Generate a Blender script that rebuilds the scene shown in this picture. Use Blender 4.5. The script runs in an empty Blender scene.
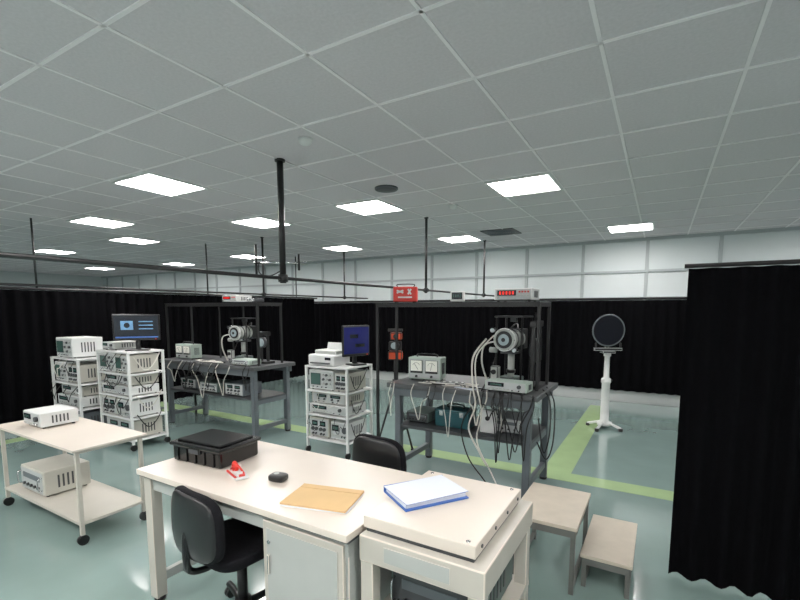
import bpy, bmesh, math, random
from mathutils import Vector, Matrix
random.seed(7)
S=bpy.context.scene
# ------------------------------------------------------------ materials
_M={}
def srgb(c):
    return tuple(((v/255)/12.92 if v/255<=0.04045 else ((v/255+0.055)/1.055)**2.4) for v in c)
def mat(name,rgb,rough=0.5,metal=0.0,var=0.06,scale=8.0,bump=0.0,emit=0.0,spec=0.5,coat=0.0):
    if name in _M: return _M[name]
    m=bpy.data.materials.new(name); m.use_nodes=True
    nt=m.node_tree; b=nt.nodes["Principled BSDF"]
    c=srgb(rgb)
    tc=nt.nodes.new("ShaderNodeTexCoord"); no=nt.nodes.new("ShaderNodeTexNoise")
    no.inputs["Scale"].default_value=scale; no.inputs["Detail"].default_value=4
    nt.links.new(tc.outputs["Object"],no.inputs["Vector"])
    r=nt.nodes.new("ShaderNodeValToRGB")
    r.color_ramp.elements[0].position=0.3; r.color_ramp.elements[1].position=0.7
    r.color_ramp.elements[0].color=(*[max(0,v*(1-var)) for v in c],1)
    r.color_ramp.elements[1].color=(*[min(1,v*(1+var)) for v in c],1)
    nt.links.new(no.outputs["Fac"],r.inputs["Fac"])
    nt.links.new(r.outputs["Color"],b.inputs["Base Color"])
    b.inputs["Roughness"].default_value=rough; b.inputs["Metallic"].default_value=metal
    b.inputs["Specular IOR Level"].default_value=spec
    if coat: b.inputs["Coat Weight"].default_value=coat; b.inputs["Coat Roughness"].default_value=0.1
    if bump:
        bp=nt.nodes.new("ShaderNodeBump"); bp.inputs["Strength"].default_value=bump; bp.inputs["Distance"].default_value=0.01
        nt.links.new(no.outputs["Fac"],bp.inputs["Height"]); nt.links.new(bp.outputs["Normal"],b.inputs["Normal"])
    if emit:
        b.inputs["Emission Color"].default_value=(*c,1); b.inputs["Emission Strength"].default_value=emit
    _M[name]=m; return m
FLOOR=mat("epoxy_floor",(128,150,146),0.13,var=0.05,scale=3,bump=0.012,spec=0.7,coat=0.7)
STRIPE=mat("floor_paint_green",(158,184,136),0.18,var=0.05,scale=5,coat=0.5)
WALL=mat("wall_panel",(206,214,215),0.5,var=0.02,scale=2)
WTRIM=mat("wall_rib",(166,174,176),0.45,var=0.02)
CEIL=mat("ceiling_tile",(206,202,206),0.85,var=0.05,scale=60,bump=0.15)
TBAR=mat("ceiling_tbar",(236,233,235),0.5,var=0.01)
CLOTH=mat("black_curtain_cloth",(6,6,8),0.95,var=0.25,scale=30,bump=0.2,spec=0.06)
BLACK=mat("black_metal",(16,16,18),0.45,var=0.15)
BPLAS=mat("black_plastic",(14,14,16),0.3,var=0.15,scale=30)
CASE=mat("glossy_case_plastic",(6,6,8),0.2,var=0.15,scale=30)
BFAB=mat("black_fabric",(15,15,19),0.9,var=0.2,scale=80,bump=0.2,spec=0.2)
DGREY=mat("dark_grey_metal",(58,61,64),0.45,var=0.08)
GREY=mat("grey_steel_paint",(90,97,102),0.45,var=0.06)
BTOP=mat("bench_top_grey",(72,74,76),0.35,var=0.08)
WHITE=mat("white_plastic",(214,216,215),0.4,var=0.02)
CREAM=mat("cream_laminate",(212,202,190),0.3,var=0.02,scale=4)
CREAMD=mat("cream_metal",(182,178,168),0.4,var=0.03)
CABG=mat("cabinet_grey",(168,172,168),0.45,var=0.03)
PANEL=mat("instrument_panel_grey",(176,180,180),0.45,var=0.03)
BEIGE=mat("beige_instrument",(182,180,170),0.45,var=0.03)
MINT=mat("mint_instrument",(172,188,178),0.45,var=0.03)
GREENG=mat("green_grey_case",(82,98,94),0.5,var=0.05)
PLY=mat("step_board",(186,176,160),0.5,var=0.05,scale=12)
STEPF=mat("step_frame",(96,98,94),0.5,var=0.06)
SCREEN=mat("screen_dark",(12,18,32),0.15,var=0.1)
SCRIMG=mat("screen_image",(90,130,165),0.3,var=0.35,scale=14,emit=0.35)
SCRBL=mat("screen_blue",(14,20,90),0.2,var=0.1,emit=0.2)
SCRGR=mat("screen_lcd",(60,86,80),0.2,var=0.1,emit=0.05)
REDLED=mat("red_led",(230,30,20),0.4,emit=1.0,var=0.0)
RED=mat("red_paint",(206,40,28),0.4,var=0.05)
ORANGE=mat("orange_paint",(206,72,30),0.45,var=0.05)
TEAL=mat("teal_toolbox",(20,74,82),0.4,var=0.06)
BLUE=mat("blue_folder",(60,100,175),0.4,var=0.05)
PAPER=mat("paper_white",(214,220,230),0.7,var=0.02)
ENV=mat("kraft_envelope",(206,172,122),0.7,var=0.04)
CABW=mat("cable_white",(200,198,190),0.5,var=0.03)
CABK=mat("cable_black",(16,16,18),0.5,var=0.1)
CHROME=mat("chrome",(190,192,194),0.2,metal=1.0,var=0.03)
GLASS=mat("lens_glass",(150,165,170),0.1,var=0.05,coat=0.6)
DIAL=mat("dial_face",(238,238,228),0.5,var=0.01)
MIRR=mat("dark_mirror",(8,10,22),0.35,var=0.1,spec=0.25)
LAMP=mat("lamp_diffuser",(255,250,247),0.5,emit=36.0,var=0.0)
# ------------------------------------------------------------ mesh builder
class B:
    def __init__(s,name): s.n=name; s.bm=bmesh.new(); s.ms=[]
    def mi(s,m):
        if m not in s.ms: s.ms.append(m)
        return s.ms.index(m)
    def box(s,c,sz,m,bev=0.0,rot=None):
        M=Matrix.Translation(c)
        if rot: M=M@Matrix.Rotation(math.radians(rot[2]),4,'Z')@Matrix.Rotation(math.radians(rot[1]),4,'Y')@Matrix.Rotation(math.radians(rot[0]),4,'X')
        M=M@Matrix.Diagonal((sz[0],sz[1],sz[2],1))
        r=bmesh.ops.create_cube(s.bm,size=1,matrix=M)
        fs=set(f for v in r['verts'] for f in v.link_faces); i=s.mi(m)
        for f in fs: f.material_index=i
        if bev>0:
            es=list(set(e for v in r['verts'] for e in v.link_edges))
            bmesh.ops.bevel(s.bm,geom=es,offset=min(bev,min(sz)*0.45),segments=2,affect='EDGES',profile=0.5)
        return s
    def bx(s,x0,x1,y0,y1,z0,z1,m,bev=0.0):
        return s.box(((x0+x1)/2,(y0+y1)/2,(z0+z1)/2),(x1-x0,y1-y0,z1-z0),m,bev)
    def cyl(s,c,r,h,m,ax='Z',r2=None,seg=24,rot=None):
        M=Matrix.Translation(c)
        if ax=='X': M=M@Matrix.Rotation(math.pi/2,4,'Y')
        if ax=='Y': M=M@Matrix.Rotation(math.pi/2,4,'X')
        if rot: M=Matrix.Translation(c)@rot
        g=bmesh.ops.create_cone(s.bm,cap_ends=True,segments=seg,radius1=r,radius2=r if r2 is None else r2,depth=h,matrix=M)
        i=s.mi(m)
        for f in set(f for v in g['verts'] for f in v.link_faces):
            f.material_index=i
            if len(f.verts)==4: f.smooth=True
        return s
    def ring(s,c,R,r,m,ax='Z',seg=32,sg=10):
        i=s.mi(m); rows=[]
        for a in range(seg):
            t=2*math.pi*a/seg; row=[]
            for b in range(sg):
                p=2*math.pi*b/sg; rr=R+r*math.cos(p); q=(rr*math.cos(t),rr*math.sin(t),r*math.sin(p))
                if ax=='Y': q=(q[0],q[2],q[1])
                if ax=='X': q=(q[2],q[0],q[1])
                row.append(s.bm.verts.new(Vector(c)+Vector(q)))
            rows.append(row)
        for a in range(seg):
            for b in range(sg):
                f=s.bm.faces.new((rows[a][b],rows[(a+1)%seg][b],rows[(a+1)%seg][(b+1)%sg],rows[a][(b+1)%sg])); f.material_index=i; f.smooth=True
        return s
    def tube(s,pts,r,m,seg=8,curve=True):
        P=[Vector(p) for p in pts]
        if curve and len(P)>2:
            Q=[]
            for k in range(len(P)-1):
                p0=P[max(k-1,0)];p1=P[k];p2=P[k+1];p3=P[min(k+2,len(P)-1)]
                for j in range(6):
                    t=j/6
                    Q.append(0.5*((2*p1)+(p2-p0)*t+(2*p0-5*p1+4*p2-p3)*t*t+(3*p1-p0-3*p2+p3)*t**3))
            Q.append(P[-1]); P=Q
        i=s.mi(m); rings=[]; up=None
        for k,p in enumerate(P):
            d=(P[min(k+1,len(P)-1)]-P[max(k-1,0)])
            if d.length<1e-6: d=Vector((0,0,1))
            d.normalize()
            if up is None:
                up=Vector((0,0,1)) if abs(d.z)<0.9 else Vector((1,0,0))
            a=d.cross(up)
            if a.length<1e-4: a=d.cross(Vector((0.3,1,0.1)))
            a.normalize(); b=d.cross(a).normalized(); up=-b if (-b).dot(up)>0 else b
            a=d.cross(up).normalized()
            rings.append([s.bm.verts.new(p+r*(math.cos(2*math.pi*q/seg)*a+math.sin(2*math.pi*q/seg)*up)) for q in range(seg)])
        for k in range(len(rings)-1):
            for q in range(seg):
                f=s.bm.faces.new((rings[k][q],rings[k][(q+1)%seg],rings[k+1][(q+1)%seg],rings[k+1][q])); f.material_index=i; f.smooth=True
        for rg in (rings[0],rings[-1]):
            f=s.bm.faces.new(rg); f.material_index=i
        return s
    def lathe(s,prof,c,m,seg=32,ax='Z'):
        i=s.mi(m); rows=[]
        for (r,z) in prof:
            row=[]
            for a in range(seg):
                t=2*math.pi*a/seg; q=(r*math.cos(t),r*math.sin(t),z)
                if ax=='Y': q=(q[0],q[2],q[1])
                if ax=='X': q=(q[2],q[0],q[1])
                row.append(s.bm.verts.new(Vector(c)+Vector(q)))
            rows.append(row)
        for k in range(len(rows)-1):
            for a in range(seg):
                f=s.bm.faces.new((rows[k][a],rows[k][(a+1)%seg],rows[k+1][(a+1)%seg],rows[k+1][a])); f.material_index=i; f.smooth=True
        for rg in (rows[0],rows[-1]):
            f=s.bm.faces.new(rg); f.material_index=i
        return s
    def sup(s,c,a,m,e1=0.35,e2=0.35,fn=None,nu=32,nv=16):
        i=s.mi(m); rows=[]
        pw=lambda v,e: math.copysign(abs(v)**e,v)
        for k in range(nv+1):
            ph=-math.pi/2+math.pi*k/nv; row=[]
            for j in range(nu):
                t=2*math.pi*j/nu
                v=Vector((a[0]*pw(math.cos(ph),e1)*pw(math.cos(t),e2),a[1]*pw(math.cos(ph),e1)*pw(math.sin(t),e2),a[2]*pw(math.sin(ph),e1)))
                if fn: v=fn(v)
                row.append(s.bm.verts.new(Vector(c)+v))
            rows.append(row)
        for k in range(nv):
            for j in range(nu):
                f=s.bm.faces.new((rows[k][j],rows[k][(j+1)%nu],rows[k+1][(j+1)%nu],rows[k+1][j])); f.material_index=i; f.smooth=True
        return s
    def prism(s,poly,z0,z1,m):
        i=s.mi(m); a=[s.bm.verts.new((p[0],p[1],z0)) for p in poly]; b=[s.bm.verts.new((p[0],p[1],z1)) for p in poly]
        n=len(poly); fs=[s.bm.faces.new(list(reversed(a))),s.bm.faces.new(b)]
        for k in range(n): fs.append(s.bm.faces.new((a[k],a[(k+1)%n],b[(k+1)%n],b[k])))
        for f in fs: f.material_index=i
        return s
    def out(s,loc=(0,0,0),rz=0):
        bmesh.ops.remove_doubles(s.bm,verts=s.bm.verts,dist=1e-6)
        bmesh.ops.recalc_face_normals(s.bm,faces=s.bm.faces)
        me=bpy.data.meshes.new(s.n); s.bm.to_mesh(me); s.bm.free()
        for m in s.ms: me.materials.append(m)
        o=bpy.data.objects.new(s.n,me); S.collection.objects.link(o)
        o.location=loc; o.rotation_euler=(0,0,math.radians(rz)); return o
R=random.uniform
def drape(b,xa,xb,y,z,n,zmin,r=0.006,black=0.6):
    """cable loops hanging in front of an edge at (x,y,z)"""
    for k in range(n):
        x=R(xa,xb); w=R(0.10,0.36); zb=R(zmin,z-0.12); x2=min(max(x+w*random.choice((-1,1)),xa),xb)
        m=CABK if random.random()<black else CABW; yy=y-R(0.01,0.05)
        b.tube([(x,y+0.02,z),(x+R(-.02,.02),yy,z-0.08),(x*0.7+x2*0.3,yy-0.01,(z+zb)/2-0.06),((x+x2)/2,yy,zb),(x*0.3+x2*0.7,yy-0.01,(z+zb)/2),(x2+R(-.02,.02),yy,z-0.1),(x2,y+0.02,z-0.005)],r*R(0.7,1.1),m,6)
def tangle(b,xa,xb,ya,yb,z,n,r=0.006,black=0.4):
    """cables lying on a surface"""
    for k in range(n):
        m=CABK if random.random()<black else CABW
        x=R(xa,xb-0.2); pts=[]
        for q in range(6): pts.append((min(x+q*R(0.05,0.11),xb),R(ya,yb),z+r+R(0.0,0.012)))
        b.tube(pts,r,m,6)
# ------------------------------------------------------------ room shell
X0,X1,Y0,Y1,ZC=-17.6,3.6,-3.0,8.6,2.8
B("floor").bx(X0,X1,Y0,Y1,-0.1,0,FLOOR).out()
B("ceiling").bx(X0,X1,Y0,Y1,ZC,ZC+0.1,CEIL).out()
B("wall_back").bx(X0-0.1,X1+0.1,Y1,Y1+0.1,0,ZC,WALL).out()
B("wall_front").bx(X0-0.1,X1+0.1,Y0-0.1,Y0,0,ZC,WALL).out()
B("wall_left").bx(X0-0.1,X0,Y0,Y1,0,ZC,WALL).out()
B("wall_right").bx(X1,X1+0.1,Y0,Y1,0,ZC,WALL).out()
b=B("trim_1")
x=-17.25
while x<X1:
    b.bx(x-0.025,x+0.025,Y1-0.03,Y1,0.2,ZC,WTRIM); x+=1.0
for z in (2.25,1.80): b.bx(X0,X1,Y1-0.035,Y1,z-0.02,z+0.02,WTRIM)
b.bx(X0,X1,Y1-0.05,Y1,ZC-0.05,ZC,WTRIM)
b.out()
B("baseboard_back").bx(X0,X1,Y1-0.07,Y1,0,0.2,WHITE,0.005).out()
B("baseboard_left").bx(X0,X0+0.03,Y0,Y1-0.1,0,0.12,WHITE).out()
B("baseboard_right").bx(X1-0.03,X1,Y0,Y1-0.1,0,0.12,WHITE).out()
b=B("ceiling_grid")
x=-17.1
while x<X1:
    b.bx(x-0.009,x+0.009,Y0,Y1-0.06,ZC-0.006,ZC,TBAR); x+=0.6
y=-2.5
while y<Y1:
    b.bx(X0,X1,y-0.009,y+0.009,ZC-0.006,ZC,TBAR); y+=0.6
b.out()
b=B("floor_marking")
b.bx(-9.0,3.0,4.25,4.48,0,0.002,STRIPE)
b.bx(-0.95,-0.68,4.48,8.0,0,0.002,STRIPE)
b.bx(-6.9,-6.7,1.0,4.25,0,0.002,STRIPE)
b.out()
LP=[(-1.2,4.42),(-3.0,4.42),(-4.8,4.42),(-7.9,4.42),(-0.45,7.4),(-3.0,7.1),(-5.4,7.0),(-8.05,7.0),(-10.9,7.2),(-4.2,2.63),(-6.65,3.3),
    (-1.2,-0.4),(-3.9,-0.4),(-7.0,0.2),(-0.6,-2.0),(-4.0,-2.2),(1.9,0.4),(1.9,3.9),(2.2,7.1),(-10.8,4.4),(-11,1.2),(-14,6.8),(-14,3.5),(-14,0.2),(1.5,-2.0),(-2.4,-0.4),(0.3,0.8),(-5.8,-0.6)]  # mostly unseen panels; those behind the camera added to brighten the room
for (x,y) in LP:
    b=B("ceiling_light_panel")
    b.bx(-0.3,0.3,-0.3,-0.275,-0.02,0,WHITE).bx(-0.3,0.3,0.275,0.3,-0.02,0,WHITE).bx(-0.3,-0.275,-0.275,0.275,-0.02,0,WHITE).bx(0.275,0.3,-0.275,0.275,-0.02,0,WHITE)
    b.bx(-0.275,0.275,-0.275,0.275,-0.012,-0.002,LAMP)
    b.out((x,y,ZC))
def detector(x,y,r=0.05):
    B("smoke_detector").lathe([(r,0),(r,-0.015),(r*0.75,-0.035),(r*0.3,-0.045)],(0,0,0),WHITE).out((x,y,ZC))
detector(-2.23,2.48); detector(-2.13,4.84)
b=B("ceiling_speaker").lathe([(0.115,0),(0.115,-0.012),(0.1,-0.018),(0.02,-0.02)],(0,0,0),DGREY)
b.ring((0,0,-0.012),0.108,0.008,GREY).out((-2.41,3.84,ZC))
b=B("air_vent").bx(-0.25,0.25,-0.25,0.25,-0.012,0,DGREY)
for k in range(6): b.ring((0,0,-0.014),0.04+0.035*k,0.006,GREY,seg=24,sg=6)
b.out((-2.2,6.84,ZC))
# ------------------------------------------------------------ curtains + rails
def curtain(name,p0,p1,z0,z1,fold=0.13,amp=0.035,col=CLOTH):
    b=B(name); i=b.mi(col); P0=Vector((*p0,0)); P1=Vector((*p1,0)); D=P1-P0; L=D.length; D.normalize(); N=Vector((-D.y,D.x,0))
    n=int(L/fold*6); rows=[]; ph=[random.uniform(-0.5,0.5) for _ in range(int(L/fold)+3)]
    for r in range(7):
        f=r/6; z=z1+(z0-z1)*f; row=[]
        for k in range(n+1):
            s=L*k/n; q=s/fold; w=ph[int(q)]*(1-(q-int(q)))+ph[int(q)+1]*(q-int(q))
            a=amp*(0.75+0.4*f)*(1+0.5*w); off=a*math.sin(2*math.pi*q+w*1.3)
            row.append(b.bm.verts.new(P0+D*s+N*off+Vector((0,0,z))))
        rows.append(row)
    for r in range(6):
        for k in range(n):
            fc=b.bm.faces.new((rows[r][k],rows[r][k+1],rows[r+1][k+1],rows[r+1][k])); fc.material_index=i; fc.smooth=True
    return b
c=curtain("back_curtain",(-17.2,8.40),(3.3,8.40),0.22,1.76,0.16,0.03)
c.tube([(-17.5,8.40,1.79),(3.55,8.40,1.79)],0.018,BLACK,curve=False)
for x in range(-17,4): c.tube([(x,8.40,1.79),(x,8.59,1.79)],0.01,BLACK,curve=False)
c.out()
c=curtain("partition_curtain",(-7.2,-0.5),(-7.2,8.2),0.06,1.86,0.15,0.03)
c.tube([(-7.2,-0.6,1.88),(-7.2,8.3,1.88)],0.018,BLACK,curve=False)
for y in (0,2.7,5.3,7.6): c.tube([(-7.2,y,1.88),(-7.2,y,2.8)],0.013,BLACK,curve=False)
c.out()
c=curtain("side_curtain",(0.12,3.0),(3.0,3.0),0.02,1.83,0.14,0.035)
c.tube([(0.10,3.0,1.845),(3.6,3.0,1.845)],0.012,BLACK,curve=False)
c.tube([(1.6,3.0,1.845),(1.6,3.0,2.8)],0.014,BLACK,curve=False)
c.out()
def rail(x,y0,y1,poles):
    b=B("suspended_curtain_rail")
    b.tube([(x,y0,1.86),(x,y1,1.86)],0.014,BLACK,curve=False)
    for (y,r) in poles:
        b.tube([(x,y,1.82),(x,y,2.8)],r,BLACK,curve=False)
        b.cyl((x,y,2.79),r*1.6,0.015,BLACK); b.cyl((x,y,1.86),r*1.5,0.06,BLACK)
        b.box((x,y,1.86),(0.06,0.06,0.04),BLACK,0.004)
    return b
b=rail(-2.7,0.3,8.35,[(2.7,0.026),(5.28,0.017),(7.5,0.017),(0.4,0.02)])
b.tube([(-2.95,2.62,1.99),(-2.5,2.78,1.98)],0.010,CHROME,curve=False)
b.tube([(-2.92,2.62,1.88),(-2.92,2.62,2.14)],0.010,BLACK,curve=False)
b.tube([(-2.92,2.62,1.88),(-2.7,2.7,1.86)],0.008,BLACK,curve=False)
b.tube([(-2.56,2.74,1.92),(-2.56,2.74,2.05)],0.009,BLACK,curve=False)
b.tube([(-2.9,2.63,1.99),(-2.86,2.6,1.9),(-2.78,2.64,1.88),(-2.7,2.7,1.93)],0.005,CABK,6)
b.out()
rail(-5.75,1.2,8.35,[(1.3,0.015),(5.3,0.017),(7.5,0.017)]).out()
# ------------------------------------------------------------ instruments
def instrument(name,x,y,z,w,d,h,kind,col,rz=0):
    b=B(name); f=-d/2
    b.box((0,0,h/2+0.008),(w,d,h-0.01),col,0.006)
    for sx in (-1,1):
        for sy in (-1,1): b.cyl((sx*(w/2-0.03),sy*(d/2-0.03),0.005),0.012,0.01,BPLAS,seg=12)
    b.box((0,f-0.002,h/2+0.008),(w*0.94,0.006,h*0.84),PANEL if kind!='dark' else DGREY,0.002)
    cz=h/2+0.008
    for k in range(5): b.box((w/2+0.001,-d*0.2+k*d*0.1,cz),(0.003,d*0.04,h*0.5),DGREY)
    if kind=='scope':
        b.box((-w*0.2,f-0.007,cz+h*0.03),(w*0.44,0.008,h*0.64),DGREY,0.003); b.box((-w*0.2,f-0.012,cz+h*0.03),(w*0.38,0.003,h*0.54),SCRGR)
        for i in range(3):
            for j in range(3): b.cyl((w*(0.12+0.13*i),f-0.012,cz+h*(0.25-0.22*j)),h*0.06,0.02,DGREY if (i+j)%2 else CABG,'Y',seg=14)
        for i in range(4): b.cyl((-w*0.3+w*0.18*i,f-0.01,cz-h*0.36),h*0.035,0.02,CHROME,'Y',seg=10)
    elif kind=='psu':
        for i in (-1,1):
            b.box((i*w*0.2,f-0.006,cz+h*0.2),(w*0.28,0.006,h*0.26),SCREEN); b.box((i*w*0.2,f-0.010,cz+h*0.2),(w*0.2,0.002,h*0.12),SCRGR)
            for j in (-1,1):
                b.cyl((i*w*0.2+j*w*0.09,f-0.012,cz-h*0.08),h*0.09,0.022,DGREY,'Y',seg=14)
                b.cyl((i*w*0.2+j*w*0.07,f-0.012,cz-h*0.32),h*0.05,0.022,DGREY if j>0 else BPLAS,'Y',seg=10)
    elif kind=='digits':
        b.box((-w*0.16,f-0.006,cz+h*0.1),(w*0.5,0.006,h*0.42),SCREEN)
        for i in range(5): b.box((-w*0.33+i*w*0.085,f-0.010,cz+h*0.1),(w*0.045,0.002,h*0.24),REDLED)
        for i in range(4):
            for j in range(2): b.box((w*(0.18+0.075*i),f-0.008,cz+h*(0.18-0.3*j)),(w*0.05,0.01,h*0.16),CABG if j else RED,0.001)
        b.cyl((-w*0.4,f-0.01,cz-h*0.28),h*0.07,0.02,CHROME,'Y',seg=10)
    elif kind=='gen':
        b.box((-w*0.22,f-0.006,cz+h*0.15),(w*0.38,0.006,h*0.34),SCREEN); b.box((-w*0.22,f-0.010,cz+h*0.15),(w*0.28,0.002,h*0.16),SCRGR)
        b.cyl((w*0.33,f-0.012,cz+h*0.08),h*0.17,0.024,DGREY,'Y',seg=20)
        for i in range(6): b.box((-w*0.38+i*w*0.09,f-0.008,cz-h*0.25),(w*0.055,0.01,h*0.12),CABG,0.001)
        for i in range(2): b.cyl((w*(0.18+0.15*i),f-0.01,cz-h*0.28),h*0.06,0.024,CHROME,'Y',seg=10)
    elif kind=='plain' or kind=='dark':
        b.box((0,f-0.006,cz+h*0.15),(w*0.7,0.006,h*0.2),GREY)
        for i in range(5): b.cyl((-w*0.3+i*w*0.15,f-0.010,cz-h*0.2),h*0.06,0.02,BPLAS,'Y',seg=12)
        for sx in (-1,1): b.tube([(sx*w*0.44,f,cz-h*0.25),(sx*w*0.44,f-0.03,cz-h*0.2),(sx*w*0.44,f-0.03,cz+h*0.2),(sx*w*0.44,f,cz+h*0.25)],0.005,CHROME,6)
    elif kind=='meter':
        for i in (-1,1):
            b.box((i*w*0.235,f-0.007,cz+h*0.08),(w*0.4,0.01,h*0.6),BPLAS,0.003); b.box((i*w*0.235,f-0.013,cz+h*0.12),(w*0.35,0.003,h*0.46),DIAL)
            b.box((i*w*0.235,f-0.016,cz+h*0.08),(0.003,0.002,h*0.32),BPLAS,rot=(0,25*i-10,0))
            b.tube([(i*w*0.235+0.13*w*math.sin(t/4-1),f-0.016,cz+h*0.02+h*0.24*math.cos(t/4-1)) for t in range(9)],0.0015,BPLAS,5,False)
            b.cyl((i*w*0.235,f-0.012,cz-h*0.34),h*0.05,0.02,BPLAS,'Y',seg=12)
        b.tube([(-w*0.3,0,h),(-w*0.28,0,h+0.03),(w*0.28,0,h+0.03),(w*0.3,0,h)],0.006,BPLAS,6)
    return b.out((x,y,z),rz)
def monitor(x,y,z,w,h,scr,rz,lift=0.08,name="computer_monitor"):
    b=B(name); b.box((0,0,0.008),(w*0.5,0.16,0.016),BPLAS,0.004); b.box((0,0.03,lift/2+0.06),(0.05,0.03,lift+0.12),BPLAS,0.004)
    b.box((0,0,lift+h/2),(w,0.03,h),BPLAS,0.006); b.box((0,0.02,lift+h/2),(w*0.6,0.03,h*0.6),BPLAS,0.01)
    b.box((0,-0.016,lift+h/2+0.005),(w*0.93,0.003,h*0.86),scr)
    if scr is SCREEN:
        b.box((-w*0.2,-0.0185,lift+h*0.58),(w*0.26,0.002,h*0.34),SCRIMG); b.cyl((-w*0.2,-0.0205,lift+h*0.58),h*0.1,0.002,SCREEN,'Y')
        for k in range(3): b.box((w*0.2,-0.0185,lift+h*(0.72-0.14*k)),(w*0.3,0.002,h*0.04),SCRIMG)
        b.box((0,-0.0185,lift+h*0.12),(w*0.9,0.002,h*0.05),BLUE)
    else:
        b.box((-w*0.1,-0.0185,lift+h*0.65),(w*0.3,0.002,h*0.12),SCREEN); b.box((w*0.12,-0.0185,lift+h*0.35),(w*0.35,0.002,h*0.1),SCREEN)
    b.cyl((w*0.4,-0.017,lift+0.012),0.004,0.004,REDLED,'Y',seg=8)
    return b.out((x,y,z),rz)
# ------------------------------------------------------------ workbenches
def bench(name,x0,x1,y0,y1,fx0,fx1,fy0,fy1,ztop=0.92,zf=1.66):
    b=B(name)
    b.bx(x0,x1,y0,y1,ztop-0.045,ztop,BTOP,0.004)
    b.bx(x0+0.04,x1-0.04,y0+0.03,y0+0.07,ztop-0.12,ztop-0.045,GREY); b.bx(x0+0.04,x1-0.04,y1-0.07,y1-0.03,ztop-0.12,ztop-0.045,GREY)
    for x in (x0+0.09,x1-0.09):
        for y in (y0+0.08,y1-0.08):
            b.bx(x-0.03,x+0.03,y-0.03,y+0.03,0.02,ztop-0.045,GREY,0.003); b.cyl((x,y,0.012),0.035,0.024,BPLAS)
        b.bx(x-0.02,x+0.02,y0+0.11,y1-0.11,0.12,0.17,GREY); b.bx(x-0.02,x+0.02,y0+0.11,y1-0.11,0.44,0.49,GREY)
    b.bx(x0+0.07,x1-0.07,y0+0.06,y1-0.06,0.49,0.515,DGREY,0.002)
    for x in (fx0,fx1):
        for y in (fy0,fy1):
            zb=ztop if (x0<x<x1 and y0<y<y1) else 0.0
            b.bx(x-0.012,x+0.012,y-0.012,y+0.012,zb,zf,BLACK)
        b.bx(x-0.012,x+0.012,fy0,fy1,zf-0.03,zf,BLACK)
    for y in (fy0,fy1): b.bx(fx0,fx1,y-0.012,y+0.012,zf-0.03,zf,BLACK)
    b.bx(fx0-0.01,fx1+0.01,fy0-0.02,fy1+0.02,zf,zf+0.012,BLACK)
    return b
b=bench("optical_workbench",-2.2,-0.8,3.5,4.3,-2.47,-0.87,3.76,4.14)
tangle(b,-2.0,-1.15,3.53,3.74,0.922,8,0.006,0.3)
b.box((-1.62,3.66,0.935),(0.26,0.06,0.03),WHITE,0.006,rot=(0,0,12))
for k in range(4): b.cyl((-1.70+0.055*k,3.643+0.012*k,0.951),0.018,0.004,DGREY,seg=14)
b.box((-1.42,3.6,0.924),(0.2,0.14,0.006),PAPER,rot=(0,0,-18))
b.tube([(-1.3,3.7,1.35),(-1.36,3.55,1.2),(-1.33,3.47,0.98),(-1.3,3.46,0.8),(-1.36,3.47,0.6),(-1.25,3.46,0.4),(-1.2,3.48,0.3)],0.008,CABW,6)
b.tube([(-1.24,3.72,1.38),(-1.32,3.53,1.22),(-1.30,3.47,1.0),(-1.24,3.45,0.75),(-1.28,3.46,0.5),(-1.15,3.46,0.25),(-1.05,3.5,0.02)],0.006,CABW,6)
b.tube([(-1.25,3.6,1.0),(-1.3,3.48,0.85),(-1.42,3.46,0.62),(-1.36,3.46,0.36),(-1.22,3.47,0.18),(-1.1,3.5,0.02)],0.006,CABK,6)
drape(b,-1.15,-0.84,3.49,0.93,7,0.30,0.0055,0.9)
drape(b,-1.75,-1.1,3.49,0.93,4,0.45,0.0055,0.75)
drape(b,-2.15,-1.7,3.49,0.93,2,0.55,0.005,0.5)
b.tube([(-0.83,3.8,0.93),(-0.76,3.75,0.85),(-0.74,3.7,0.6),(-0.78,3.68,0.42),(-0.84,3.72,0.7)],0.006,CABK,6)
b.tube([(-0.83,3.95,0.93),(-0.75,3.9,0.8),(-0.73,3.8,0.5),(-0.77,3.74,0.35),(-0.84,3.7,0.5)],0.006,CABK,6)
b.out()
b=bench("optical_workbench",-6.0,-4.12,3.6,4.3,-6.03,-4.2,3.76,4.14,zf=1.68)
for x in (-5.4,-4.9): b.bx(x-0.01,x+0.01,4.13,4.15,0.92,1.68,BLACK)
tangle(b,-5.6,-4.3,3.63,3.74,0.922,8,0.008,0.3)
drape(b,-5.9,-4.2,3.59,0.93,9,0.45,0.006,0.85)
b.out()
ZF=1.672
b=B("red_control_box").box((0,0,0.085),(0.24,0.14,0.15),RED,0.01)
b.box((0,-0.071,0.085),(0.21,0.003,0.12),RED,0.001)
for (x,z,w,h,r) in [(-0.05,0.11,0.07,0.016,20),(-0.05,0.11,0.07,0.016,-20),(0.045,0.11,0.06,0.016,60),(0.045,0.11,0.06,0.016,-60),(0.0,0.055,0.14,0.014,0)]:
    b.box((x,-0.076,z),(w,0.004,h),WHITE,rot=(0,r,0))
b.tube([(-0.08,0,0.16),(-0.08,0,0.185),(0.08,0,0.185),(0.08,0,0.16)],0.006,BPLAS,6)
for sx in (-1,1): b.box((sx*0.09,0,0.006),(0.03,0.12,0.012),BPLAS)
b.out((-2.25,3.95,ZF),24)
b=B("digital_clock").box((0,0,0.055),(0.13,0.07,0.1),WHITE,0.01).box((0,-0.036,0.06),(0.1,0.004,0.065),SCREEN)
b.box((0,0,0.004),(0.1,0.06,0.008),BPLAS)
for k in range(4): b.box((-0.033+0.022*k,-0.039,0.062),(0.012,0.002,0.03),SCRGR)
b.out((-1.68,3.95,ZF),12)
instrument("digital_multimeter",-1.11,3.94,ZF,0.33,0.26,0.11,'digits',WHITE)
instrument("digital_multimeter",-4.78,3.95,1.692,0.28,0.24,0.09,'digits',WHITE)
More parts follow.
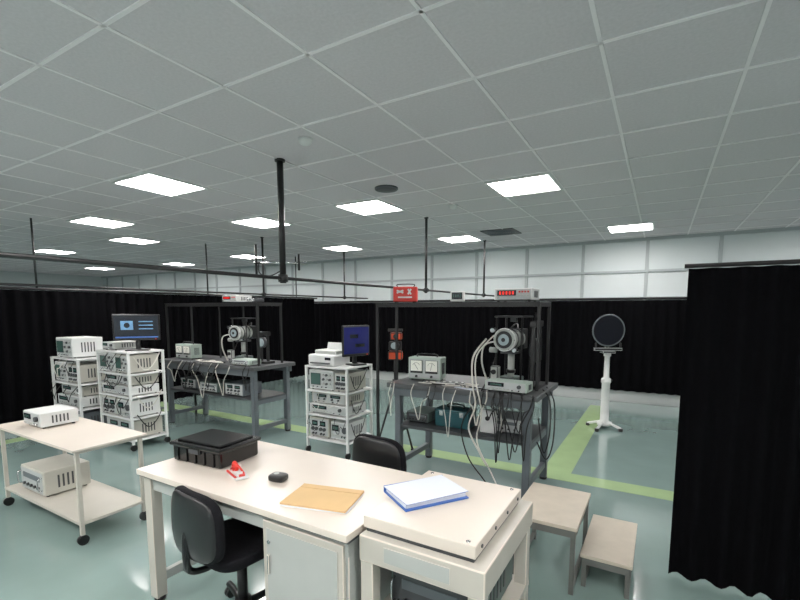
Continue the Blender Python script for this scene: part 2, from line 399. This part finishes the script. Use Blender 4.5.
instrument("power_adapter",-4.45,3.98,1.692,0.1,0.16,0.05,'plain',DGREY)
instrument("dual_analog_meter",-1.95,3.85,0.92,0.33,0.16,0.22,'meter',MINT,6)
instrument("dual_analog_meter",-5.72,3.86,0.92,0.36,0.16,0.2,'meter',MINT)
instrument("laser_power_unit",-1.07,3.62,0.92,0.36,0.16,0.09,'gen',MINT,-3)
instrument("tuning_unit",-4.42,3.76,0.92,0.3,0.2,0.07,'plain',MINT)
def collimator(x,y,z,rz,s=1.0,name="optical_collimator"):
    b=B(name)
    b.box((0.02,0.05,0.012),(0.24*s,0.30*s,0.024),DGREY,0.004)
    b.box((0.02,0.06,0.05),(0.17*s,0.2*s,0.06),GREENG,0.006)
    b.cyl((0.02,0.06,0.18*s),0.03*s,0.24*s,CABG)
    b.cyl((0.02,0.06,0.13*s),0.04*s,0.03*s,BPLAS); b.box((0.02,0.06,0.305*s),(0.13*s,0.18*s,0.03*s),DGREY,0.004)
    b.cyl((0.02,0.04,0.42*s),0.088*s,0.24*s,CABG,'Y',seg=32)
    b.ring((0.02,0.0,0.42*s),0.09*s,0.008*s,DGREY,'Y'); b.ring((0.02,0.1,0.42*s),0.09*s,0.008*s,DGREY,'Y')
    b.cyl((0.02,-0.085,0.42*s),0.102*s,0.022,WHITE,'Y',seg=32)
    b.ring((0.02,-0.098,0.42*s),0.086*s,0.010*s,CABG,'Y')
    b.cyl((0.02,-0.100,0.42*s),0.076*s,0.010,BPLAS,'Y',seg=32); b.cyl((0.02,-0.108,0.42*s),0.05*s,0.010,GLASS,'Y',seg=24); b.cyl((0.02,-0.114,0.42*s),0.018*s,0.008,BLACK,'Y',seg=24)
    b.box((0.02,0.2,0.42*s),(0.15*s,0.10,0.18*s),BLACK,0.008)
    for sx in (-1,1):
        for yy in (0.0,0.2): b.cyl((0.02+sx*0.12*s,yy,0.32*s),0.009,0.60*s,BLACK,seg=12)
    b.box((0.02,0.10,0.62*s),(0.27*s,0.24,0.014),BLACK,0.002)
    b.box((0.02,0.10,0.60*s),(0.05,0.05,0.05),DGREY,0.003)
    b.cyl((-0.115*s,-0.03,0.32*s),0.024,0.06,CABG,'X',seg=16)
    b.cyl((-0.10*s,-0.06,0.50*s),0.02,0.06,CHROME,'Y',seg=16); b.cyl((0.11*s,-0.06,0.33*s),0.018,0.06,CHROME,'Y',seg=16)
    b.box((-0.07,-0.07,0.12*s),(0.07,0.06,0.12*s),CABG,0.006); b.cyl((-0.07,-0.105,0.13*s),0.022,0.02,BPLAS,'Y')
    for k in range(6):
        a=k*math.pi/3; b.cyl((0.02+0.094*s*math.cos(a),-0.098,0.42*s+0.094*s*math.sin(a)),0.005,0.01,DGREY,'Y',seg=8)
    b.tube([(0.0,0.24,0.5*s),(-0.05,0.3,0.55*s),(-0.16,0.24,0.4*s),(-0.18,0.1,0.15*s),(-0.17,0.0,0.02)],0.007,CABK,6)
    b.tube([(-0.08,-0.05,0.4*s),(-0.17,-0.1,0.36*s),(-0.2,-0.08,0.2*s),(-0.16,-0.04,0.02)],0.008,CABW,6)
    return b.out((x,y,z),rz)
collimator(-1.18,3.90,0.92,-8,1.0)
collimator(-4.72,3.9,0.92,8,0.92)
b=B("aperture_stage").box((0,0,0.015),(0.12,0.28,0.03),BLACK,0.003)
for sy in (-1,1): b.box((0,sy*0.11,0.3),(0.03,0.03,0.55),BLACK,0.002)
b.box((0,0,0.56),(0.05,0.28,0.05),BLACK,0.003).box((0,0,0.33),(0.04,0.24,0.2),BPLAS,0.003).cyl((-0.03,0,0.33),0.06,0.04,DGREY,'X').cyl((0,0,0.62),0.02,0.08,BLACK)
b.out((-0.93,3.95,0.92),0)
b=B("aperture_stage").box((0,0,0.015),(0.2,0.16,0.03),BLACK,0.003)
b.box((-0.06,0,0.2),(0.03,0.03,0.36),BLACK,0.002).box((0.06,0,0.2),(0.03,0.03,0.36),BLACK,0.002).box((0,0,0.38),(0.18,0.05,0.05),BLACK,0.003).cyl((0,-0.03,0.27),0.07,0.04,DGREY,'Y').cyl((0,-0.055,0.27),0.05,0.01,GLASS,'Y')
b.out((-4.36,4.0,0.92),0)
b=B("tripod_camera_head")
for k in range(3):
    a=math.radians(90+120*k); b.tube([(0,0,0.75),(0.24*math.cos(a),0.24*math.sin(a),0.012)],0.012,BLACK,curve=False); b.cyl((0.24*math.cos(a),0.24*math.sin(a),0.01),0.018,0.02,BPLAS,seg=12)
b.cyl((0,0,0.9),0.018,0.4,BLACK).cyl((0,0,0.76),0.035,0.08,BLACK)
b.box((0,0,1.08),(0.16,0.12,0.10),ORANGE,0.012).box((0,0,1.19),(0.14,0.12,0.1),BLACK,0.01).cyl((0,-0.08,1.2),0.05,0.08,BLACK,'Y').cyl((0,-0.12,1.2),0.038,0.01,GLASS,'Y').box((0.01,0,1.30),(0.13,0.09,0.09),ORANGE,0.012).cyl((0.01,-0.05,1.30),0.03,0.02,BLACK,'Y').box((0,0,1.37),(0.17,0.03,0.03),BLACK,0.004)
b.out((-2.62,4.36,0),25)
b=B("toolbox").box((0,0,0.075),(0.34,0.2,0.15),TEAL,0.012).box((0,0,0.155),(0.35,0.21,0.02),TEAL,0.006)
b.tube([(-0.08,0,0.165),(-0.07,0,0.2),(0.07,0,0.2),(0.08,0,0.165)],0.008,BPLAS,6)
for sx in (-1,1): b.box((sx*0.1,-0.104,0.13),(0.04,0.012,0.05),CHROME,0.002)
b.out((-1.62,3.80,0.515))
instrument("control_unit",-1.98,3.85,0.515,0.24,0.3,0.1,'dark',GREENG)
instrument("control_unit",-1.15,3.9,0.515,0.36,0.3,0.14,'plain',GREY)
instrument("control_unit",-5.1,3.85,0.515,0.36,0.3,0.13,'plain',GREENG)
instrument("control_unit",-4.6,3.85,0.515,0.34,0.3,0.16,'psu',GREY)
instrument("control_unit",-5.6,3.9,0.515,0.34,0.3,0.14,'psu',GREY)
b=B("junction_box").box((0,0,0.12),(0.14,0.06,0.2),WHITE,0.008).cyl((0,-0.032,0.15),0.02,0.01,BPLAS,'Y').box((0,0,0.01),(0.16,0.1,0.02),DGREY).tube([(0.02,0,0.22),(0.06,0,0.3),(0.1,0.02,0.2),(0.1,0.05,0.02)],0.006,CABW,6)
b.out((-1.25,3.66,0.515))
# ------------------------------------------------------------ instrument racks
def rack(name,x0,x1,y0,y1,shelves,m=WHITE,top=None):
    b=B(name); zt=top or shelves[-1]
    for x in (x0,x1):
        for y in (y0,y1):
            b.bx(x-0.012,x+0.012,y-0.012,y+0.012,0.07,zt,m); b.cyl((x,y,0.035),0.035,0.025,BPLAS,'X',seg=20); b.cyl((x,y,0.065),0.012,0.03,CHROME,seg=10)
    for z in shelves:
        b.bx(x0-0.014,x1+0.014,y0-0.014,y1+0.014,z-0.02,z,m,0.003)
    return b
b=rack("instrument_trolley",-3.38,-2.82,3.7,4.15,[0.18,0.45,0.72,0.99])
for k in range(3):
    z=0.95-0.26*k; b.tube([(-2.80,4.05-0.02*k,z),(-2.77,3.9,z-0.12),(-2.78,3.8,z-0.2),(-2.8,3.74,z-0.05)],0.005,CABK,6)
for z in (0.70,0.44): drape(b,-3.36,-2.84,3.695,z,2,z-0.22,0.004,0.9)
b.out()
instrument("oscilloscope",-3.19,3.90,0.72,0.34,0.36,0.22,'scope',WHITE)
instrument("signal_generator",-2.92,3.90,0.72,0.17,0.34,0.2,'psu',BEIGE)
instrument("signal_generator",-3.10,3.90,0.45,0.52,0.36,0.11,'gen',WHITE)
instrument("power_supply",-3.11,3.92,0.562,0.48,0.34,0.12,'psu',BEIGE)
instrument("power_supply",-3.23,3.90,0.18,0.28,0.36,0.22,'psu',BEIGE)
instrument("voltmeter",-2.95,3.90,0.18,0.24,0.34,0.2,'gen',WHITE)
b=B("printer").box((0,0,0.06),(0.36,0.3,0.12),WHITE,0.015).box((0,0.03,0.14),(0.3,0.2,0.05),CABG,0.01).box((0,-0.13,0.03),(0.26,0.1,0.012),DGREY).box((0.1,-0.151,0.08),(0.08,0.004,0.03),SCREEN).box((0,0.12,0.19),(0.24,0.01,0.1),WHITE,0.003,rot=(-15,0,0))
b.out((-3.20,3.88,0.99))
monitor(-2.91,3.99,0.99,0.36,0.34,SCRBL,72,0.10)
b=rack("instrument_trolley",-5.75,-5.1,2.7,3.1,[0.12,0.37,0.62,0.88,1.13])
for k in range(4):
    z=1.10-0.22*k; b.tube([(-5.08,3.05,z),(-5.04,2.95,z-0.12),(-5.05,2.85,z-0.18),(-5.08,2.75,z-0.03)],0.006,CABK if k%2 else CABW,6)
for z in (1.11,0.86,0.60): drape(b,-5.73,-5.12,2.695,z,2,z-0.2,0.005,0.9)
b.out()
instrument("oscilloscope",-5.57,2.88,0.88,0.33,0.34,0.22,'scope',WHITE)
instrument("oscilloscope",-5.25,2.88,0.88,0.28,0.34,0.21,'scope',BEIGE)
instrument("signal_generator",-5.42,2.88,0.62,0.60,0.34,0.11,'gen',WHITE)
instrument("power_supply",-5.42,2.9,0.732,0.56,0.32,0.12,'gen',BEIGE)
instrument("power_supply",-5.57,2.88,0.37,0.32,0.34,0.21,'psu',BEIGE)
instrument("voltmeter",-5.26,2.88,0.37,0.28,0.34,0.2,'gen',WHITE)
instrument("power_supply",-5.42,2.9,0.12,0.58,0.34,0.21,'psu',BEIGE)
instrument("spectrum_analyzer",-5.6,2.90,1.13,0.26,0.3,0.09,'gen',CABG)
monitor(-5.25,2.90,1.13,0.48,0.30,SCREEN,52,0.12)
b=rack("instrument_trolley",-6.55,-5.9,2.55,2.95,[0.12,0.42,0.72,1.02])
for z in (1.0,0.70): drape(b,-6.5,-5.95,2.545,z,2,z-0.22,0.005,0.9)
b.out()
instrument("oscilloscope",-6.38,2.74,0.72,0.3,0.34,0.24,'scope',WHITE)
instrument("power_supply",-6.07,2.74,0.72,0.27,0.34,0.22,'psu',BEIGE)
instrument("signal_generator",-6.23,2.74,0.42,0.58,0.34,0.13,'gen',WHITE)
instrument("voltmeter",-6.23,2.76,0.552,0.54,0.3,0.12,'gen',BEIGE)
instrument("power_supply",-6.23,2.74,0.12,0.58,0.34,0.24,'psu',GREY)
instrument("oscilloscope",-6.25,2.74,1.02,0.4,0.34,0.24,'scope',WHITE)
# long low trolley at the left
b=rack("utility_trolley",-4.55,-3.33,1.39,1.81,[0.16,0.66],CREAMD)
b.bx(-4.6,-3.29,1.35,1.85,0.66,0.675,CREAM,0.004)
b.out()
instrument("transformer_unit",-4.2,1.6,0.16,0.4,0.32,0.2,'plain',BEIGE)
instrument("voltmeter",-4.25,1.62,0.675,0.3,0.26,0.12,'gen',WHITE)
# ------------------------------------------------------------ desk
b=B("office_desk")
x0,x1,y0,y1=-2.39,-0.98,1.27,1.97
b.bx(x0,x1,y0,y1,0.72,0.75,CREAM,0.003); b.bx(x0+0.01,x1,y0+0.01,y1-0.01,0.712,0.72,DGREY)
for y in (y0+0.05,y1-0.05): b.bx(x0+0.05,x1-0.02,y-0.015,y+0.015,0.64,0.712,CABG)
for y in (y0+0.05,y1-0.05):
    b.bx(x0+0.03,x0+0.09,y-0.03,y+0.03,0.02,0.712,CREAMD,0.003); b.cyl((x0+0.065,y,0.012),0.03,0.024,BPLAS)
b.bx(x0+0.05,x0+0.08,y0+0.07,y1-0.07,0.60,0.712,CABG); b.bx(x0+0.05,x0+0.08,y0+0.07,y1-0.07,0.10,0.15,CABG)
b.bx(x0+0.09,-1.47,y1-0.075,y1-0.055,0.36,0.65,CABG)
b.bx(-1.47,-1.0,y0+0.04,y1-0.06,0.06,0.712,CABG,0.004)
b.bx(-1.455,-1.015,y0+0.022,y0+0.04,0.08,0.69,CREAMD,0.004)
b.bx(-1.43,-1.04,y0+0.018,y0+0.022,0.12,0.66,CABG,0.001)
b.box((-1.415,y0+0.012,0.5),(0.012,0.012,0.09),CHROME,0.003); b.cyl((-1.415,y0+0.016,0.6),0.008,0.008,CHROME,'Y',seg=12)
for x in (-1.43,-1.04):
    for y in (y0+0.08,y1-0.1): b.cyl((x,y,0.03),0.022,0.06,BPLAS)
b.out()
b=B("equipment_stand")
b.bx(-0.965,-0.5,1.36,1.93,0.752,0.80,CREAM,0.004)
b.bx(-0.955,-0.51,1.37,1.92,0.735,0.752,DGREY)
b.bx(-0.965,-0.455,1.33,1.97,0.63,0.735,CREAMD,0.005)
b.bx(-0.85,-0.58,1.326,1.33,0.655,0.715,CABG,0.001)
for (x,y) in [(-0.93,1.38),(-0.93,1.90),(-0.535,1.38),(-0.535,1.90)]:
    b.cyl((x,y,0.801),0.008,0.004,CHROME,seg=12)
for k in range(4): b.cyl((-0.499,1.42+0.15*k,0.776),0.007,0.006,DGREY,'X',seg=10)
for x in (-0.935,-0.49):
    for y in (1.365,1.935):
        b.bx(x-0.028,x+0.028,y-0.028,y+0.028,0.02,0.63,CREAMD,0.004); b.cyl((x,y,0.012),0.03,0.024,BPLAS)
b.bx(-0.96,-0.46,1.34,1.96,0.34,0.365,CREAMD)
b.out()
instrument("laboratory_power_unit",-0.71,1.68,0.365,0.38,0.44,0.2,'dark',GREENG)
b=B("patch_cables")
for k in range(5):
    b.tube([(-0.84+0.06*k,1.42,0.46),(-0.82+0.05*k,1.385,0.40),(-0.78+0.03*k,1.39,0.371),(-0.66+0.02*k,1.40,0.371),(-0.60,1.42,0.42)],0.005,CABK,6)
b.out()
b=B("black_storage_case")
b.box((0,0,0.05),(0.38,0.28,0.096),CASE,0.014)
b.box((0,0,0.102),(0.405,0.305,0.022),CASE,0.008)
b.box((0,0,0.118),(0.34,0.24,0.014),CASE,0.006)
for k in range(5): b.box((-0.14+0.07*k,-0.143,0.045),(0.01,0.008,0.07),CASE)
b.box((0,-0.147,0.08),(0.08,0.015,0.03),DGREY,0.003)
b.out((-2.175,1.61,0.75),4)
b=B("red_tape_dispenser").box((0,0,0.006),(0.15,0.07,0.012),WHITE,0.004)
b.ring((-0.03,0,0.036),0.024,0.010,RED,'Y'); b.box((-0.02,0.02,0.03),(0.03,0.008,0.045),WHITE,0.002); b.box((0.05,0,0.022),(0.03,0.04,0.022),RED,0.004)
b.box((0.02,0,0.02),(0.09,0.05,0.02),WHITE,0.005,rot=(0,-12,0)).tube([(0.065,0.01,0.03),(0.0,0.0,0.055),(-0.065,-0.01,0.02)],0.006,RED,6).tube([(0.06,-0.03,0.015),(0.0,-0.035,0.02),(-0.065,-0.03,0.015)],0.006,RED,6)
b.out((-1.84,1.48,0.75),-20)
b=B("computer_mouse").sup((0,0,0.018),(0.045,0.036,0.018),BPLAS,0.5,0.5).cyl((-0.01,0,0.036),0.014,0.003,CABG)
b.out((-1.61,1.54,0.75),10)
b=B("kraft_envelope").prism([(-0.155,-0.11),(0.155,-0.11),(0.155,0.11),(-0.155,0.11)],0.006,0.014,ENV).prism([(-0.155,0.11),(0.155,0.11),(0.15,0.07),(-0.15,0.07)],0.014,0.016,ENV)
b.prism([(-0.15,-0.115),(0.16,-0.105),(0.155,0.1),(-0.155,0.1)],0.0,0.006,PAPER).out((-1.27,1.48,0.75),14)
b=B("document_binder").box((0,0,0.004),(0.22,0.30,0.006),BLUE,0.001).box((0.0,0,0.016),(0.195,0.285,0.018),PAPER,0.001).box((-0.108,0,0.016),(0.006,0.30,0.028),BLUE,0.001)
b.box((0.0,0,0.029),(0.215,0.30,0.003),PAPER,0.001,rot=(0,0,2))
b.out((-0.84,1.65,0.80),-34)
# ------------------------------------------------------------ office chairs
def chair(x,y,rz,dz=0):
    b=B("office_chair")   # faces +Y, origin under seat centre
    for k in range(5):
        a=math.radians(18+72*k); e=(0.27*math.cos(a),0.27*math.sin(a))
        b.tube([(0,0,0.11),(e[0]*0.6,e[1]*0.6,0.095),(e[0],e[1],0.075)],0.018,BPLAS,8)
        b.cyl((e[0],e[1],0.03),0.028,0.02,BPLAS,'X',seg=18); b.cyl((e[0]+0.018,e[1],0.03),0.028,0.012,BPLAS,'X',seg=18); b.cyl((e[0],e[1],0.062),0.008,0.03,CHROME,seg=8)
    b.cyl((0,0,0.11),0.04,0.07,BPLAS).cyl((0,0,0.22),0.025,0.2,BLACK).cyl((0,0,0.34),0.016,0.12,CHROME)
    b.box((0,0,0.40),(0.2,0.22,0.03),BPLAS,0.005)
    b.sup((0,0.0,0.445),(0.21,0.21,0.04),BFAB,0.5,0.45,lambda v: Vector((v.x,v.y,v.z+0.25*v.x*v.x-0.2*max(v.y,0)**2)))
    b.tube([(0,-0.08,0.40),(0,-0.2,0.395),(0,-0.27,0.43),(0,-0.28,0.55),(0,-0.272,0.64+dz)],0.016,BPLAS,8)
    b.box((0,-0.279,0.50),(0.05,0.012,0.16),BPLAS,0.004)
    def bend(v): return Vector((v.x*(1-0.35*max(v.z,0)),v.y+0.9*v.x*v.x+0.25*v.z*v.z,v.z))
    b.sup((0,-0.25,0.66+dz),(0.20,0.028,0.16),BFAB,0.55,0.5,bend)
    b.sup((0,-0.266,0.66+dz),(0.185,0.02,0.15),BPLAS,0.55,0.5,bend)
    return b.out((x,y,0),rz)
chair(-1.76,1.42,-6,-0.03)
chair(-1.42,2.40,-4,0.03)
# ------------------------------------------------------------ steps
def step(x0,x1,y0,y1,z):
    b=B("step_platform"); b.bx(x0,x1,y0,y1,z-0.022,z,PLY,0.003)
    b.bx(x0+0.01,x1-0.01,y0+0.01,y0+0.035,z-0.065,z-0.022,STEPF).bx(x0+0.01,x1-0.01,y1-0.035,y1-0.01,z-0.065,z-0.022,STEPF)
    b.bx(x0+0.01,x0+0.035,y0+0.035,y1-0.035,z-0.065,z-0.022,STEPF).bx(x1-0.035,x1-0.01,y0+0.035,y1-0.035,z-0.065,z-0.022,STEPF)
    for x in (x0+0.01,x1-0.035):
        for y in (y0+0.01,y1-0.035): b.bx(x,x+0.025,y,y+0.025,0,z-0.06,STEPF)
        b.bx(x,x+0.025,y0+0.035,y1-0.035,0.03,0.05,STEPF)
    b.out()
step(-0.71,-0.335,2.50,3.06,0.40)
step(-0.33,-0.06,2.62,3.2,0.20)
# ------------------------------------------------------------ mirror stand
b=B("mirror_stand")
for k in range(4):
    a=math.radians(45+90*k); c,s_=math.cos(a),math.sin(a)
    b.tube([(0.03*c,0.03*s_,0.10),(0.14*c,0.14*s_,0.06),(0.22*c,0.22*s_,0.035)],0.018,WHITE,8); b.cyl((0.22*c,0.22*s_,0.02),0.028,0.04,BPLAS,seg=14)
b.lathe([(0.09,0.05),(0.09,0.08),(0.055,0.11),(0.05,0.62),(0.06,0.63),(0.06,0.68),(0.035,0.70),(0.032,0.98),(0.045,0.99),(0.045,1.03)],(0,0,0),WHITE)
b.cyl((0.055,0,0.66),0.012,0.05,BPLAS,'X',seg=12)
b.box((0,0,1.045),(0.16,0.12,0.03),DGREY,0.004).box((0,0,1.08),(0.36,0.05,0.035),BLACK,0.004)
for sx in (-1,1): b.cyl((sx*0.16,-0.01,1.12),0.012,0.09,BLACK,seg=12)
b.ring((0,0,1.33),0.205,0.010,GREY,'Y',seg=48); b.cyl((0,0.0,1.33),0.20,0.012,MIRR,'Y',seg=48)
b.cyl((0,0.03,1.33),0.06,0.05,BLACK,'Y'); b.box((0,0.035,1.2),(0.05,0.02,0.24),BLACK,0.003)
b.out((-0.59,6.48,0.0),28)
# ------------------------------------------------------------ camera
cam=bpy.data.cameras.new("camera"); co=bpy.data.objects.new("camera",cam); S.collection.objects.link(co)
cam.sensor_fit='HORIZONTAL'; cam.sensor_width=36.0; cam.lens=36.0*443/800
cam.shift_y=57/800.0     # principal point sits at pixel (400,357)
cam.clip_start=0.02
co.location=(0,0,1.6); co.rotation_euler=(math.radians(90-6.06),0,math.radians(30.4))
S.camera=co
w=bpy.data.worlds.new("World"); S.world=w; w.use_nodes=True
w.node_tree.nodes["Background"].inputs[0].default_value=(0.5,0.5,0.5,1); w.node_tree.nodes["Background"].inputs[1].default_value=0.1
S.view_settings.view_transform='Standard'
S.view_settings.gamma=1.06
